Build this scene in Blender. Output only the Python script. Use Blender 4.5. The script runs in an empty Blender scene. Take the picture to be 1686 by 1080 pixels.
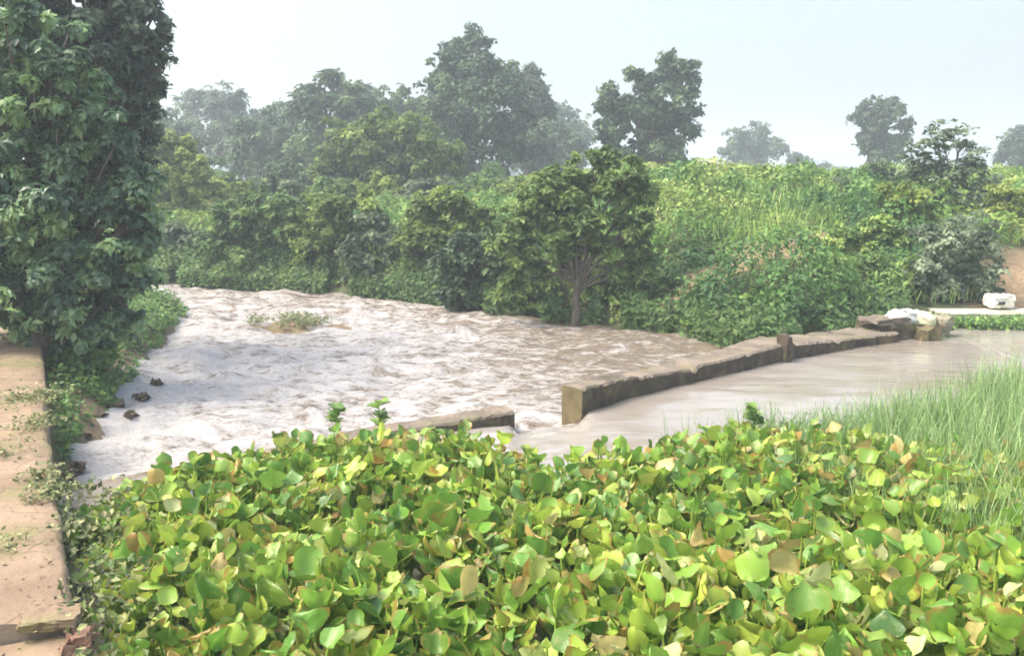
import bpy, math
import numpy as np
from math import radians as R

# ------------------------------------------------------------------ camera, sky, sun, exposure
S = bpy.context.scene
C = S.collection
H, F, PITCH = 3.0, 1400.0, R(10.1)          # eye height above the pool, focal length in photo pixels
cam = bpy.data.cameras.new('camera'); co = bpy.data.objects.new('camera', cam); C.objects.link(co)
co.location = (0, 0, H); co.rotation_euler = (R(90) - PITCH, 0, 0)
cam.sensor_width = 36; cam.lens = 36 * F / 1686; cam.clip_end = 2000; cam.clip_start = .05
S.camera = co

SUN_EL, SUN_AZ = R(57), R(-98)               # azimuth from +Y, negative is to the left
W = bpy.data.worlds.new('World'); S.world = W; W.use_nodes = True
wn = W.node_tree.nodes; wl = W.node_tree.links; wn.clear()
sky = wn.new('ShaderNodeTexSky'); sky.sky_type = 'NISHITA'; sky.sun_disc = False
sky.sun_elevation = SUN_EL; sky.sun_rotation = SUN_AZ
sky.air_density = 1.3; sky.dust_density = 8.5; sky.ozone_density = 1.5
hsv = wn.new('ShaderNodeHueSaturation'); hsv.inputs['Saturation'].default_value = 1.0
bg = wn.new('ShaderNodeBackground'); bg.inputs['Strength'].default_value = .15
wo = wn.new('ShaderNodeOutputWorld')
wl.new(sky.outputs[0], hsv.inputs['Color']); wl.new(hsv.outputs[0], bg.inputs['Color']); wl.new(bg.outputs[0], wo.inputs['Surface'])
sl = bpy.data.lights.new('sun', 'SUN'); sl.energy = 1.15; sl.angle = R(18); sl.color = (1, .95, .86)
so = bpy.data.objects.new('sun', sl); C.objects.link(so)
so.rotation_euler = (R(90) - SUN_EL, 0, -SUN_AZ + math.pi)
so.location = (-20, 20, 40)
from mathutils import Vector
sdir = Vector((math.sin(SUN_AZ) * math.cos(SUN_EL), math.cos(SUN_AZ) * math.cos(SUN_EL), math.sin(SUN_EL)))
so.rotation_euler = (-sdir).to_track_quat('-Z', 'Y').to_euler()
S.view_settings.view_transform = 'Standard'; S.view_settings.look = 'None'
S.view_settings.exposure = 1.38; S.view_settings.gamma = 1
S.render.engine = 'CYCLES'
S.cycles.use_denoising = True
S.cycles.max_bounces = 9; S.cycles.diffuse_bounces = 6; S.cycles.glossy_bounces = 2
S.cycles.transmission_bounces = 5; S.cycles.volume_bounces = 1; S.cycles.transparent_max_bounces = 4
S.cycles.filter_width = 1.7

# ------------------------------------------------------------------ pixels of the photograph to places
cp, sp = math.cos(PITCH), math.sin(PITCH)
def ray(px, py):
    a, b = (px - 843) / F, (540 - py) / F
    return np.array([a, cp + b * sp, -sp + b * cp])
def at(px, py, z=0.0):
    d = ray(px, py); t = (z - H) / d[2]
    return np.array([0, 0, H]) + d * t
def aty(px, py, Y):
    d = ray(px, py)
    return np.array([0, 0, H]) + d * (Y / d[1])

# ------------------------------------------------------------------ noise
_rg = np.random.default_rng(5).random((256, 256))
def vnoise(x, y):
    xi = np.floor(x).astype(int); yi = np.floor(y).astype(int)
    fx = x - xi; fy = y - yi; fx = fx * fx * (3 - 2 * fx); fy = fy * fy * (3 - 2 * fy)
    g = lambda a, b: _rg[a % 256, b % 256]
    return (g(xi, yi) * (1 - fx) + g(xi + 1, yi) * fx) * (1 - fy) + (g(xi, yi + 1) * (1 - fx) + g(xi + 1, yi + 1) * fx) * fy
def fbm(x, y, o=4):
    s = 0; a = .5; t = 0
    for i in range(o):
        s = s + a * vnoise(x * 2 ** i + 17.3 * i, y * 2 ** i + 9.1 * i); t += a; a *= .5
    return s / t

# ------------------------------------------------------------------ mesh and object helpers
def raw_mesh(name, V, faces, tint=None, uv=None, smooth=False, attrs=None):
    """faces: list of (F,k) arrays"""
    V = np.asarray(V, dtype=np.float32)
    me = bpy.data.meshes.new(name)
    nl = sum(f.size for f in faces); nf = sum(len(f) for f in faces)
    me.vertices.add(len(V)); me.vertices.foreach_set('co', V.ravel())
    me.loops.add(nl); me.polygons.add(nf)
    vi = np.concatenate([f.ravel() for f in faces]).astype(np.int32)
    tot = np.concatenate([np.full(len(f), f.shape[1]) for f in faces]).astype(np.int32)
    st = np.concatenate([[0], np.cumsum(tot)[:-1]]).astype(np.int32)
    me.loops.foreach_set('vertex_index', vi)
    me.polygons.foreach_set('loop_start', st); me.polygons.foreach_set('loop_total', tot)
    me.polygons.foreach_set('use_smooth', np.full(nf, smooth))
    if tint is not None:
        a = me.attributes.new('tint', 'FLOAT_COLOR', 'POINT')
        t = np.ones((len(V), 4), np.float32); t[:, :tint.shape[1]] = tint
        a.data.foreach_set('color', t.ravel())
    for k, arr in (attrs or {}).items():
        a = me.attributes.new(k, 'FLOAT', 'POINT'); a.data.foreach_set('value', np.asarray(arr, np.float32))
    me.update(calc_edges=True); me.validate()
    return me
def link(name, me, mat=None, parent=None, loc=None):
    o = bpy.data.objects.new(name, me); C.objects.link(o)
    if mat is not None: me.materials.append(mat)
    if parent is not None:
        o.parent = parent
    if loc is not None: o.location = loc
    return o
def tag(o, label=None, cat=None, group=None, kind=None):
    if label: o['label'] = label
    if cat: o['category'] = cat
    if group: o['group'] = group
    if kind: o['kind'] = kind
    return o
def thing(name, label, cat, loc, group=None):
    o = bpy.data.objects.new(name, None); C.objects.link(o); o.location = tuple(float(v) for v in loc)
    o.empty_display_size = .2
    return tag(o, label, cat, group)

class MB:
    def __init__(s): s.V = []; s.Fq = []; s.T = []; s.n = 0
    def add(s, V, faces, tint=None):
        V = np.asarray(V, float)
        s.V.append(V)
        for f in faces: s.Fq.append(np.asarray(f) + s.n)
        if tint is None: tint = np.full((len(V), 3), .5)
        s.T.append(np.broadcast_to(tint, (len(V), 3)))
        s.n += len(V)
    def build(s, name, mat, parent=None, off=(0, 0, 0), smooth=False):
        V = np.concatenate(s.V) - np.asarray(off, float)
        me = raw_mesh(name, V, s.Fq, np.concatenate(s.T), smooth=smooth)
        return link(name, me, mat, parent, None if parent is not None else tuple(float(v) for v in off))

def tube(pts, rad, sides=8, rng=None, wob=0.0):
    pts = np.asarray(pts, float); n = len(pts); V = []
    for i in range(n):
        d = pts[min(i + 1, n - 1)] - pts[max(i - 1, 0)]; d /= np.linalg.norm(d) + 1e-9
        a = np.cross(d, [0.3, 1, .1]); a /= np.linalg.norm(a) + 1e-9; b = np.cross(d, a)
        for k in range(sides):
            t = 2 * math.pi * k / sides
            r = rad[i] * (1 + (wob * (rng.random() - .5) if rng is not None else 0))
            V.append(pts[i] + r * (math.cos(t) * a + math.sin(t) * b))
    Q = []
    for i in range(n - 1):
        for k in range(sides):
            k2 = (k + 1) % sides
            Q.append([i * sides + k, i * sides + k2, (i + 1) * sides + k2, (i + 1) * sides + k])
    caps = [np.array([[j for j in range(sides)][::-1]]), np.array([[(n - 1) * sides + j for j in range(sides)]])]
    return np.array(V), [np.array(Q)] + caps

def inst(tv, tf, pos, M, scale):
    """copies of a template: pos (N,3), M (N,3,3) columns = axes, scale (N,) or (N,3)"""
    N, k = len(pos), len(tv)
    sc = np.asarray(scale, float)
    if sc.ndim == 1: sc = sc[:, None].repeat(3, 1)
    P = tv[None] * sc[:, None, :]
    V = np.einsum('nij,nkj->nki', M, P) + pos[:, None, :]
    faces = [(f[None] + (np.arange(N) * k)[:, None, None]).reshape(-1, f.shape[1]) for f in tf]
    return V.reshape(-1, 3), faces
def frames(nrm, along):
    """y axis = along (made orthogonal), z axis = normal"""
    n = nrm / (np.linalg.norm(nrm, axis=1, keepdims=True) + 1e-9)
    y = along - n * (along * n).sum(1, keepdims=True)
    y /= np.linalg.norm(y, axis=1, keepdims=True) + 1e-9
    x = np.cross(y, n)
    return np.stack([x, y, n], axis=2)
def rdir(rng, n):
    v = rng.normal(size=(n, 3)); return v / np.linalg.norm(v, axis=1, keepdims=True)

# ------------------------------------------------------------------ materials
def newmat(name):
    m = bpy.data.materials.new(name); m.use_nodes = True
    nt = m.node_tree; nt.nodes.clear()
    out = nt.nodes.new('ShaderNodeOutputMaterial'); p = nt.nodes.new('ShaderNodeBsdfPrincipled')
    nt.links.new(p.outputs[0], out.inputs['Surface'])
    return m, nt, p, out
def ramp(nt, fac, stops, interp='LINEAR'):
    r = nt.nodes.new('ShaderNodeValToRGB'); r.color_ramp.interpolation = interp
    e = r.color_ramp.elements
    while len(e) < len(stops): e.new(.5)
    for k, (pos, c) in enumerate(stops):
        e[k].position = pos; e[k].color = (*c, 1) if len(c) == 3 else c
    nt.links.new(fac, r.inputs[0]); return r.outputs[0]
def noise(nt, scale, detail=4, rough=.55, vec=None, dist=0):
    n = nt.nodes.new('ShaderNodeTexNoise'); n.inputs['Scale'].default_value = scale
    n.inputs['Detail'].default_value = detail; n.inputs['Roughness'].default_value = rough
    n.inputs['Distortion'].default_value = dist
    if vec is not None: nt.links.new(vec, n.inputs['Vector'])
    return n.outputs['Fac']
def objco(nt, scale=(1, 1, 1), rot=(0, 0, 0)):
    tc = nt.nodes.new('ShaderNodeTexCoord'); mp = nt.nodes.new('ShaderNodeMapping')
    mp.inputs['Scale'].default_value = scale; mp.inputs['Rotation'].default_value = rot
    nt.links.new(tc.outputs['Object'], mp.inputs['Vector']); return mp.outputs[0]
def attr(nt, name):
    a = nt.nodes.new('ShaderNodeAttribute'); a.attribute_name = name; return a
def mixc(nt, fac, a, b, mode='MIX'):
    m = nt.nodes.new('ShaderNodeMix'); m.data_type = 'RGBA'; m.blend_type = mode
    for s, v in ((m.inputs[0], fac), (m.inputs[6], a), (m.inputs[7], b)):
        if hasattr(v, 'is_linked'): nt.links.new(v, s)
        elif isinstance(v, tuple): s.default_value = (*v, 1)
        else: s.default_value = v
    return m.outputs[2]
def math_(nt, op, a, b=None, c=None):
    m = nt.nodes.new('ShaderNodeMath'); m.operation = op
    for s, v in zip(m.inputs, (a, b, c)):
        if v is None: continue
        if hasattr(v, 'is_linked'): nt.links.new(v, s)
        else: s.default_value = v
    return m.outputs[0]
def bump(nt, h, p, strength=.5, dist=.05):
    b = nt.nodes.new('ShaderNodeBump'); b.inputs['Strength'].default_value = strength; b.inputs['Distance'].default_value = dist
    nt.links.new(h, b.inputs['Height']); nt.links.new(b.outputs[0], p.inputs['Normal'])

def leafmat(name, stops, trans=.45, rough=.5, spec=.35):
    """tint.r picks the leaf's hue, tint.g its lightness (in crowns, painted clump light and shade too)"""
    m, nt, p, out = newmat(name)
    a = attr(nt, 'tint'); s = nt.nodes.new('ShaderNodeSeparateColor'); nt.links.new(a.outputs['Color'], s.inputs[0])
    c = ramp(nt, s.outputs[0], stops)
    br = math_(nt, 'MULTIPLY_ADD', s.outputs[1], .9, .55)
    h = nt.nodes.new('ShaderNodeHueSaturation'); nt.links.new(c, h.inputs['Color']); nt.links.new(br, h.inputs['Value'])
    nt.links.new(h.outputs[0], p.inputs['Base Color'])
    p.inputs['Roughness'].default_value = rough; p.inputs['Specular IOR Level'].default_value = spec
    t = nt.nodes.new('ShaderNodeBsdfTranslucent'); nt.links.new(h.outputs[0], t.inputs['Color'])
    mx = nt.nodes.new('ShaderNodeMixShader'); mx.inputs[0].default_value = trans
    nt.links.new(p.outputs[0], mx.inputs[1]); nt.links.new(t.outputs[0], mx.inputs[2]); nt.links.new(mx.outputs[0], out.inputs['Surface'])
    return m

def barkmat(name, c1, c2):
    m, nt, p, out = newmat(name)
    v = objco(nt, (6, 6, 1.2))
    n = noise(nt, 3, 5, .6, v)
    nt.links.new(ramp(nt, n, [(.3, c1), (.7, c2)]), p.inputs['Base Color']); p.inputs['Roughness'].default_value = .9
    bump(nt, n, p, .8, .03); return m

G_dark = [(0, (.040, .085, .045)), (.5, (.085, .150, .070)), (1, (.18, .25, .10))]
G_mid = [(0, (.055, .125, .045)), (.5, (.125, .225, .070)), (1, (.27, .36, .11))]
G_yel = [(0, (.095, .165, .045)), (.5, (.20, .29, .07)), (1, (.35, .41, .11))]
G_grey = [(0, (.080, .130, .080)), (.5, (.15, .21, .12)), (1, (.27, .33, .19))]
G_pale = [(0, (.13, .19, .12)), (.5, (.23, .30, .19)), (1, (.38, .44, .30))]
G_brn = [(0, (.075, .12, .095)), (.6, (.16, .22, .15)), (1, (.31, .39, .22))]
M = {}
M['dark'] = leafmat('dark_leaves', G_dark, .3)
M['mid'] = leafmat('mid_green_leaves', G_mid)
M['yel'] = leafmat('yellow_green_leaves', G_yel)
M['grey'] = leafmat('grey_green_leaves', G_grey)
M['pale'] = leafmat('pale_feathery_leaves', G_pale)
M['brn'] = leafmat('brownish_leaves', G_brn)
M['left'] = leafmat('glossy_leaves', [(0, (.055, .13, .085)), (.35, (.13, .235, .14)), (.7, (.25, .39, .19)), (1, (.42, .54, .22))], .45, .36, .6)
M['cover'] = leafmat('creeper_leaves', [(0, (.055, .14, .045)), (.4, (.14, .27, .07)), (.75, (.26, .39, .095)), (1, (.40, .46, .15))], .35)
M['grass'] = leafmat('grass_blades', [(0, (.13, .24, .09)), (.5, (.25, .40, .14)), (1, (.42, .53, .26))], .4, .45)
M['weed'] = leafmat('weed_leaves', [(0, (.05, .08, .03)), (.5, (.13, .18, .06)), (1, (.34, .34, .17))], .3)
M['litter'] = leafmat('dry_leaf_litter', [(0, (.08, .055, .03)), (.6, (.16, .11, .06)), (1, (.28, .22, .10))], .1)
M['bark'] = barkmat('bark', (.06, .05, .04), (.16, .14, .11))
M['palebark'] = barkmat('pale_bark', (.13, .12, .10), (.28, .26, .22))

# hyacinth leaf: veins and browned rims
def hyacinth_mat():
    m, nt, p, out = newmat('hyacinth_leaves')
    a = attr(nt, 'tint'); s = nt.nodes.new('ShaderNodeSeparateColor'); nt.links.new(a.outputs['Color'], s.inputs[0])
    c = ramp(nt, s.outputs[0], [(0, (.065, .18, .035)), (.25, (.15, .33, .045)), (.5, (.29, .46, .060)), (.72, (.42, .51, .075)), (.88, (.50, .54, .27)), (1, (.50, .30, .07))])  # the pale stop before the brown paints sky sheen into the leaf colour
    br = math_(nt, 'MULTIPLY_ADD', s.outputs[1], .6, .7)
    h = nt.nodes.new('ShaderNodeHueSaturation'); nt.links.new(c, h.inputs['Color']); nt.links.new(br, h.inputs['Value'])
    e = attr(nt, 'edge'); n = noise(nt, 9, 3, .6, objco(nt))
    ef = math_(nt, 'ADD', e.outputs['Fac'], math_(nt, 'MULTIPLY_ADD', n, 1.3, -.60))
    ef = math_(nt, 'ADD', ef, math_(nt, 'MULTIPLY_ADD', s.outputs[2], .5, -.35))
    rim = ramp(nt, ef, [(.80, (0, 0, 0)), (1.0, (1, 1, 1))])
    c2 = mixc(nt, math_(nt, 'MULTIPLY', rim, .8), h.outputs[0], (.38, .21, .06))
    n2 = noise(nt, 22, 3, .6, objco(nt))
    c3 = mixc(nt, ramp(nt, n2, [(.54, (0, 0, 0)), (.70, (.55, .55, .55))]), c2, (.34, .36, .12))
    ve = attr(nt, 'vein')
    w = math_(nt, 'SINE', math_(nt, 'MULTIPLY', ve.outputs['Fac'], 58.0))
    c3 = mixc(nt, math_(nt, 'MULTIPLY_ADD', w, .04, .05), c3, (.42, .50, .16))
    nt.links.new(c3, p.inputs['Base Color']); p.inputs['Roughness'].default_value = .34
    p.inputs['Specular IOR Level'].default_value = .65
    bump(nt, math_(nt, 'ADD', math_(nt, 'MULTIPLY', w, .07), n2), p, .35, .01)
    t = nt.nodes.new('ShaderNodeBsdfTranslucent'); nt.links.new(c3, t.inputs['Color'])
    mx = nt.nodes.new('ShaderNodeMixShader'); mx.inputs[0].default_value = .35
    nt.links.new(p.outputs[0], mx.inputs[1]); nt.links.new(t.outputs[0], mx.inputs[2]); nt.links.new(mx.outputs[0], out.inputs['Surface'])
    return m
M['hya'] = hyacinth_mat()

def soilmat():
    m, nt, p, out = newmat('ground_soil')
    v = objco(nt)
    n = noise(nt, .9, 6, .6, v); n2 = noise(nt, 9, 4, .6, v)
    base = ramp(nt, n, [(.3, (.045, .060, .025)), (.55, (.08, .10, .04)), (.75, (.12, .10, .055))])
    a = attr(nt, 'soil')
    red = ramp(nt, n2, [(.3, (.19, .135, .075)), (.7, (.31, .225, .135))])
    c = mixc(nt, a.outputs['Fac'], base, red)
    nt.links.new(c, p.inputs['Base Color']); p.inputs['Roughness'].default_value = .95
    bump(nt, math_(nt, 'ADD', n, n2), p, .8, .08); return m
M['soil'] = soilmat()

def poolmat():
    m, nt, p, out = newmat('muddy_pool_water')
    v = objco(nt, (1, 3.2, 1))
    n = noise(nt, 1.6, 4, .55, v, .4); n2 = noise(nt, .25, 3, .5, objco(nt, (1, 1.6, 1)))
    fo = math_(nt, 'MULTIPLY', attr(nt, 'foam').outputs['Fac'], ramp(nt, noise(nt, 7, 6, .7, objco(nt, (1, 1.6, 1)), .6), [(.38, (.15, .15, .15)), (.58, (1, 1, 1))]))
    nt.links.new(mixc(nt, fo, ramp(nt, n2, [(.35, (.235, .205, .165)), (.65, (.34, .32, .295))]), (.52, .51, .50)), p.inputs['Base Color'])  # paler grey patches paint sky reflection into the muddy colour
    p.inputs['Roughness'].default_value = .07; p.inputs['IOR'].default_value = 1.85
    bump(nt, n, p, .22, .05); return m
M['pool'] = poolmat()

def streammat():
    m, nt, p, out = newmat('churning_stream_water')
    a = attr(nt, 'foam')
    v = objco(nt, (1, 2.0, 1), (0, 0, R(12)))
    n1 = noise(nt, 1.1, 9, .72, v, 1.2); n2 = noise(nt, 4.5, 7, .70, v, .8); n3 = noise(nt, 19, 3, .6, v)
    s = math_(nt, 'ADD', math_(nt, 'MULTIPLY', n1, .55), math_(nt, 'MULTIPLY', n2, .45))
    s = math_(nt, 'ADD', s, math_(nt, 'MULTIPLY_ADD', a.outputs['Fac'], .24, -.16))
    foam = ramp(nt, s, [(.44, (0, 0, 0)), (.50, (.40, .40, .40)), (.57, (1, 1, 1))])
    mud = ramp(nt, n2, [(.3, (.12, .095, .07)), (.7, (.27, .22, .165))])
    wh = ramp(nt, n3, [(.3, (.36, .35, .34)), (.7, (.55, .545, .54))])
    nt.links.new(mixc(nt, foam, mud, wh), p.inputs['Base Color'])
    nt.links.new(math_(nt, 'MULTIPLY_ADD', foam, .35, .15), p.inputs['Roughness'])
    p.inputs['IOR'].default_value = 1.33
    bump(nt, math_(nt, 'ADD', n2, math_(nt, 'MULTIPLY', n3, .4)), p, .7, .10); return m
M['stream'] = streammat()

def stonemat(name, c1, c2, c3, sc=3.0, mossy=.0, bstr=.6):
    m, nt, p, out = newmat(name)
    v = objco(nt); n = noise(nt, sc, 6, .6, v); n2 = noise(nt, sc * .35, 4, .6, v); n3 = noise(nt, sc * 9, 3, .6, v)
    c = ramp(nt, n, [(.3, c1), (.7, c2)])
    c = mixc(nt, ramp(nt, n2, [(.52, (0, 0, 0)), (.66, (.85, .85, .85))]), c, c3)
    if mossy:
        n4 = noise(nt, sc * .8, 5, .65, objco(nt, (1, 1, 1.3), (1, .4, .2)))
        c = mixc(nt, math_(nt, 'MULTIPLY', ramp(nt, n4, [(.50, (0, 0, 0)), (.64, (1, 1, 1))]), mossy), c, (.16, .17, .06))
    nt.links.new(c, p.inputs['Base Color']); p.inputs['Roughness'].default_value = .9
    bump(nt, math_(nt, 'ADD', n, math_(nt, 'MULTIPLY', n3, .35)), p, bstr, .03); return m
M['path'] = stonemat('worn_path_mortar', (.18, .125, .08), (.31, .23, .155), (.20, .17, .08), 1.7, .7, 1.3)
def add_joints(m):
    nt = m.node_tree; p = next(n for n in nt.nodes if n.type == 'BSDF_PRINCIPLED')
    b = nt.nodes.new('ShaderNodeTexBrick'); b.inputs['Scale'].default_value = 1.0
    b.inputs['Brick Width'].default_value = .42; b.inputs['Row Height'].default_value = .24; b.inputs['Mortar Size'].default_value = .012; b.inputs['Mortar Smooth'].default_value = .6
    dn = nt.nodes.new('ShaderNodeTexNoise'); dn.inputs['Scale'].default_value = 2.5; nt.links.new(objco(nt), dn.inputs['Vector'])
    vm = nt.nodes.new('ShaderNodeVectorMath'); vm.operation = 'MULTIPLY_ADD'; vm.inputs[1].default_value = (.22, .22, 0)
    nt.links.new(dn.outputs['Color'], vm.inputs[0]); nt.links.new(objco(nt), vm.inputs[2]); nt.links.new(vm.outputs[0], b.inputs['Vector'])
    old = p.inputs['Base Color'].links[0].from_socket
    nz = ramp(nt, noise(nt, 1.3, 3, .5, objco(nt)), [(.42, (0, 0, 0)), (.6, (.8, .8, .8))])
    nt.links.new(mixc(nt, math_(nt, 'MULTIPLY', b.outputs['Fac'], nz), old, (.11, .08, .05)), p.inputs['Base Color'])
add_joints(M['path'])
M['wallside'] = stonemat('wall_side_stone', (.16, .13, .10), (.30, .25, .19), (.10, .10, .06), 3, .3)
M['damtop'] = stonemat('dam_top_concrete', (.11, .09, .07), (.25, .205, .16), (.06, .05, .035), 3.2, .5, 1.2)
M['damside'] = stonemat('dam_side_concrete', (.035, .028, .022), (.10, .075, .052), (.16, .125, .06), 4.5, .45, 1.2)  # stained concrete, with the face's shade also painted into its dark colour
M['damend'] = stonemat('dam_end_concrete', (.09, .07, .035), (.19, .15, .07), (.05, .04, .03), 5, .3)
M['rock'] = stonemat('rock', (.07, .05, .038), (.17, .125, .09), (.11, .075, .05), 4, .3)
M['redrock'] = stonemat('reddish_rock', (.20, .11, .075), (.32, .20, .14), (.16, .10, .07), 9, 0, .8)
M['ledge'] = stonemat('pale_ledge_concrete', (.40, .39, .32), (.55, .53, .45), (.32, .33, .22), 3, .2)
M['white'] = stonemat('white_limewash', (.70, .68, .60), (.82, .80, .72), (.62, .58, .48), 6, 0, .2)
M['hole'] = stonemat('recess_shade', (.05, .045, .04), (.09, .08, .06), (.07, .06, .05), 6, 0, .2)
M['sackw'] = stonemat('white_sack_cloth', (.66, .68, .64), (.80, .82, .78), (.55, .58, .50), 7, 0, .5)
M['sacky'] = stonemat('yellowed_sack_cloth', (.44, .47, .28), (.60, .62, .42), (.36, .36, .24), 7, 0, .5)
M['sackb'] = stonemat('brown_sack_cloth', (.22, .20, .14), (.34, .31, .22), (.18, .19, .11), 7, 0, .5)

# ------------------------------------------------------------------ terrain
STREAM_Z = -.34
def poly(pts, z): return np.array([at(px, py, z)[:2] for px, py in pts])
TT = poly([(265, 468), (480, 478), (650, 489), (800, 515), (950, 529), (1100, 546), (1180, 570)], STREAM_Z)
TT2 = poly([(1300, 552), (1430, 540), (1545, 534), (1700, 528)], 0)
TX = np.concatenate([[-60, -16], TT[:, 0], TT2[:, 0], [40, 80]])
TY = np.concatenate([[36, 28.5], TT[:, 1], TT2[:, 1], [19, 30]])
LL = poly([(172, 690), (215, 650), (262, 590), (285, 545), (318, 522), (300, 506)], STREAM_Z)
WE = np.array([at(px, py, .5)[:2] for px, py in [(150, 1080), (122, 1020), (80, 720), (66, 540)]])   # right edge of the path wall
Ly = np.concatenate([[-10], WE[:3, 1], [10.2], LL[:, 1], [LL[-1, 1] + 1.2, 27.5, 60]])
Lx = np.concatenate([[WE[0, 0] + .3], WE[:3, 0] - .25, [at(128, 745, STREAM_Z)[0]], LL[:, 0], [-14, -60, -60]])
o_ = np.argsort(Ly); Ly, Lx = Ly[o_], Lx[o_]
def hgt(x, y):
    x = np.asarray(x, float); y = np.asarray(y, float)
    nz = fbm(x * .5 + 40, y * .5 + 40, 3) - .5
    d = y - np.interp(x, TX, TY) + nz * .8
    hl = np.interp(d, [-.9, 0, .5, 3, 8, 20, 45, 400], [-1.1, -.42, .15, .9, 1.7, 2.2, 2.5, 2.6])
    hr = np.interp(d, [-.9, 0, .4, 1.6, 4, 8, 12, 17, 60, 400], [-1.1, -.42, .12, .6, 1.4, 2.25, 2.72, 2.8, 2.5, 2.4])
    w = np.clip((x + 1.5) / 6, 0, 1); w = w * w * (3 - 2 * w)
    hb = hl * (1 - w) + hr * w
    e = np.interp(y, Ly, Lx) - x + nz * .35
    he = np.interp(e, [-.8, 0, .35, 1.4, 5, 20, 200], [-1.1, -.42, -.1, .28, .42, .7, 1.5])
    hn = np.interp(2.6 - y, [-1, 0, 2, 8], [-1.1, -.2, 1.3, 1.5])
    h = np.maximum(np.maximum(hb, he), hn)
    return h + nz * .25 * (h > -.3)
sx = np.concatenate([-np.geomspace(30, 450, 24)[::-1], np.arange(-29.8, 30, .22), np.geomspace(30.2, 450, 24)])
sy = np.concatenate([[-40, -20, -10], np.arange(-5, 48, .22), np.geomspace(48.3, 900, 40)])
GX, GY = np.meshgrid(sx, sy); GZ = hgt(GX, GY)
def hit(px, py):
    d = ray(px, py)
    for t in np.arange(3, 200, .05):
        p = np.array([0, 0, H]) + d * t
        if p[2] < hgt(p[0], p[1]): return p
    return p
# bare earth: a diagonal gully on the slope, and the cut at the right edge
def seg_d(x, y, a, b):
    ab = b - a; t = np.clip(((x - a[0]) * ab[0] + (y - a[1]) * ab[1]) / (ab @ ab), 0, 1)
    return np.hypot(x - a[0] - t * ab[0], y - a[1] - t * ab[1])
g0, g1, g2 = hit(1105, 495)[:2], hit(1210, 445)[:2], hit(1335, 392)[:2]
r0, r1 = hit(1665, 500)[:2], hit(1720, 440)[:2]
def gully(x, y): return np.minimum(seg_d(x, y, g0, g1), seg_d(x, y, g1, g2))
def soil_mask(x, y):
    n = fbm(np.asarray(x) * .9, np.asarray(y) * .9, 3) - .5
    d = np.minimum(seg_d(x, y, g0, g1), seg_d(x, y, g1, g2)) / .5 + n * 1.8
    d2 = seg_d(x, y, r0, r1) / 1.0 + n * .6
    d = np.minimum(d, d2)
    e = np.interp(y, Ly, Lx) - x
    d = np.where((np.abs(e) < 1.2) & (np.asarray(y) < 20), np.minimum(d, .8 + n * 2), d)
    return np.clip(1.5 - d, 0, 1)
nx, ny = len(sx), len(sy)
def gridfaces(nx, ny):
    i = np.arange(nx - 1)[None, :] + (np.arange(ny - 1) * nx)[:, None]
    return np.stack([i, i + 1, i + 1 + nx, i + nx], -1).reshape(-1, 4)
me = raw_mesh('ground', np.stack([GX, GY, GZ], -1).reshape(-1, 3), [gridfaces(nx, ny)], smooth=True, attrs={'soil': soil_mask(GX, GY).ravel()})
tag(link('ground', me, M['soil']), 'river banks and fields of earth', 'ground', kind='structure')

# ------------------------------------------------------------------ water
DP = [(40, 832), (110, 817), (250, 786), (470, 747), (700, 716), (848, 697), (926, 684), (1040, 655), (1130, 633), (1200, 616), (1290, 595), (1420, 571), (1480, 563), (1560, 549)]
DW = np.array([at(px, py, 0)[:2] for px, py in DP])
def DY(x): return np.interp(x, DW[:, 0], DW[:, 1])
GA, GB = DW[5, 0], at(960, 681, 0)[0]                                     # the breach
xs = np.arange(-24, 14, .07); ys = np.arange(6.5, 31, .07)
X, Y = np.meshgrid(xs, ys)
rap = np.clip((-X - .2) / 2.5, 0, 1)
def at_px(x, y): return 843 + F * x / (y * cp + (H - STREAM_Z) * sp)
PX = at_px(X, Y)
foam = np.interp(PX, [60, 250, 600, 800, 900, 1180], [1.0, .95, .84, .70, .52, .42])
foam = foam - .25 * np.clip((Y - 18) / 6, 0, 1) + .25 * np.exp(-((X - (GA + GB) / 2 + .3) ** 2 / .5 + (Y - 11.6) ** 2 / .9))
foam += .35 * np.exp(-((PX - 150) / 90) ** 2) * (Y < 13)
amp = .04 + .17 * np.clip(foam, 0, 1)
Z = STREAM_Z + amp * ((fbm(X * 1.1 + Y * .3, Y * 2.0 - X * .2, 5) - .5) * 2.0 + .5 * (fbm(X * 4.5, Y * 7.5 + X, 3) - .5))
me = raw_mesh('stream_water', np.stack([X, Y, Z], -1).reshape(-1, 3), [gridfaces(len(xs), len(ys))], smooth=True, attrs={'foam': foam.ravel()})
tag(link('stream_water', me, M['stream']), 'muddy white water racing below the broken dam', 'water', kind='structure')
# pool sheet, spilling through the breach
xs = np.concatenate([np.arange(-4.6, 9, .06), np.arange(9, 40, .5)])
rows = np.concatenate([np.linspace(0, 1, 150), [1.03, 1.06, 1.09, 1.12, 1.15, 1.2]])
X = np.repeat(xs[None], len(rows), 0); t = rows[:, None]
D = DY(X)
gap = np.clip((X - GA + .05) / .08, 0, 1) * np.clip((GB + .05 - X) / .08, 0, 1)
yend = np.where(X > DW[-1, 0], 22, D + .12)
Y = 1.5 + np.minimum(t, 1) * (yend - 1.5) + np.maximum(t - 1, 0) * 7 * gap
Z = .02 * (fbm(X * 1.5, Y * 3.5, 3) - .5) - gap * np.interp(Y - D, [-1.2, -.4, .1, .5, 1.1], [0, .06, .16, .30, .50])
pf = np.clip(np.exp(-((X - (GA + GB) / 2) ** 2) / .35) * np.interp(Y - D, [-1.6, -.5, 0, 1], [0, .5, 1, 1]), 0, 1)
Z = Z + pf * .09 * (fbm(X * 5, Y * 5, 3) - .5)
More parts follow.
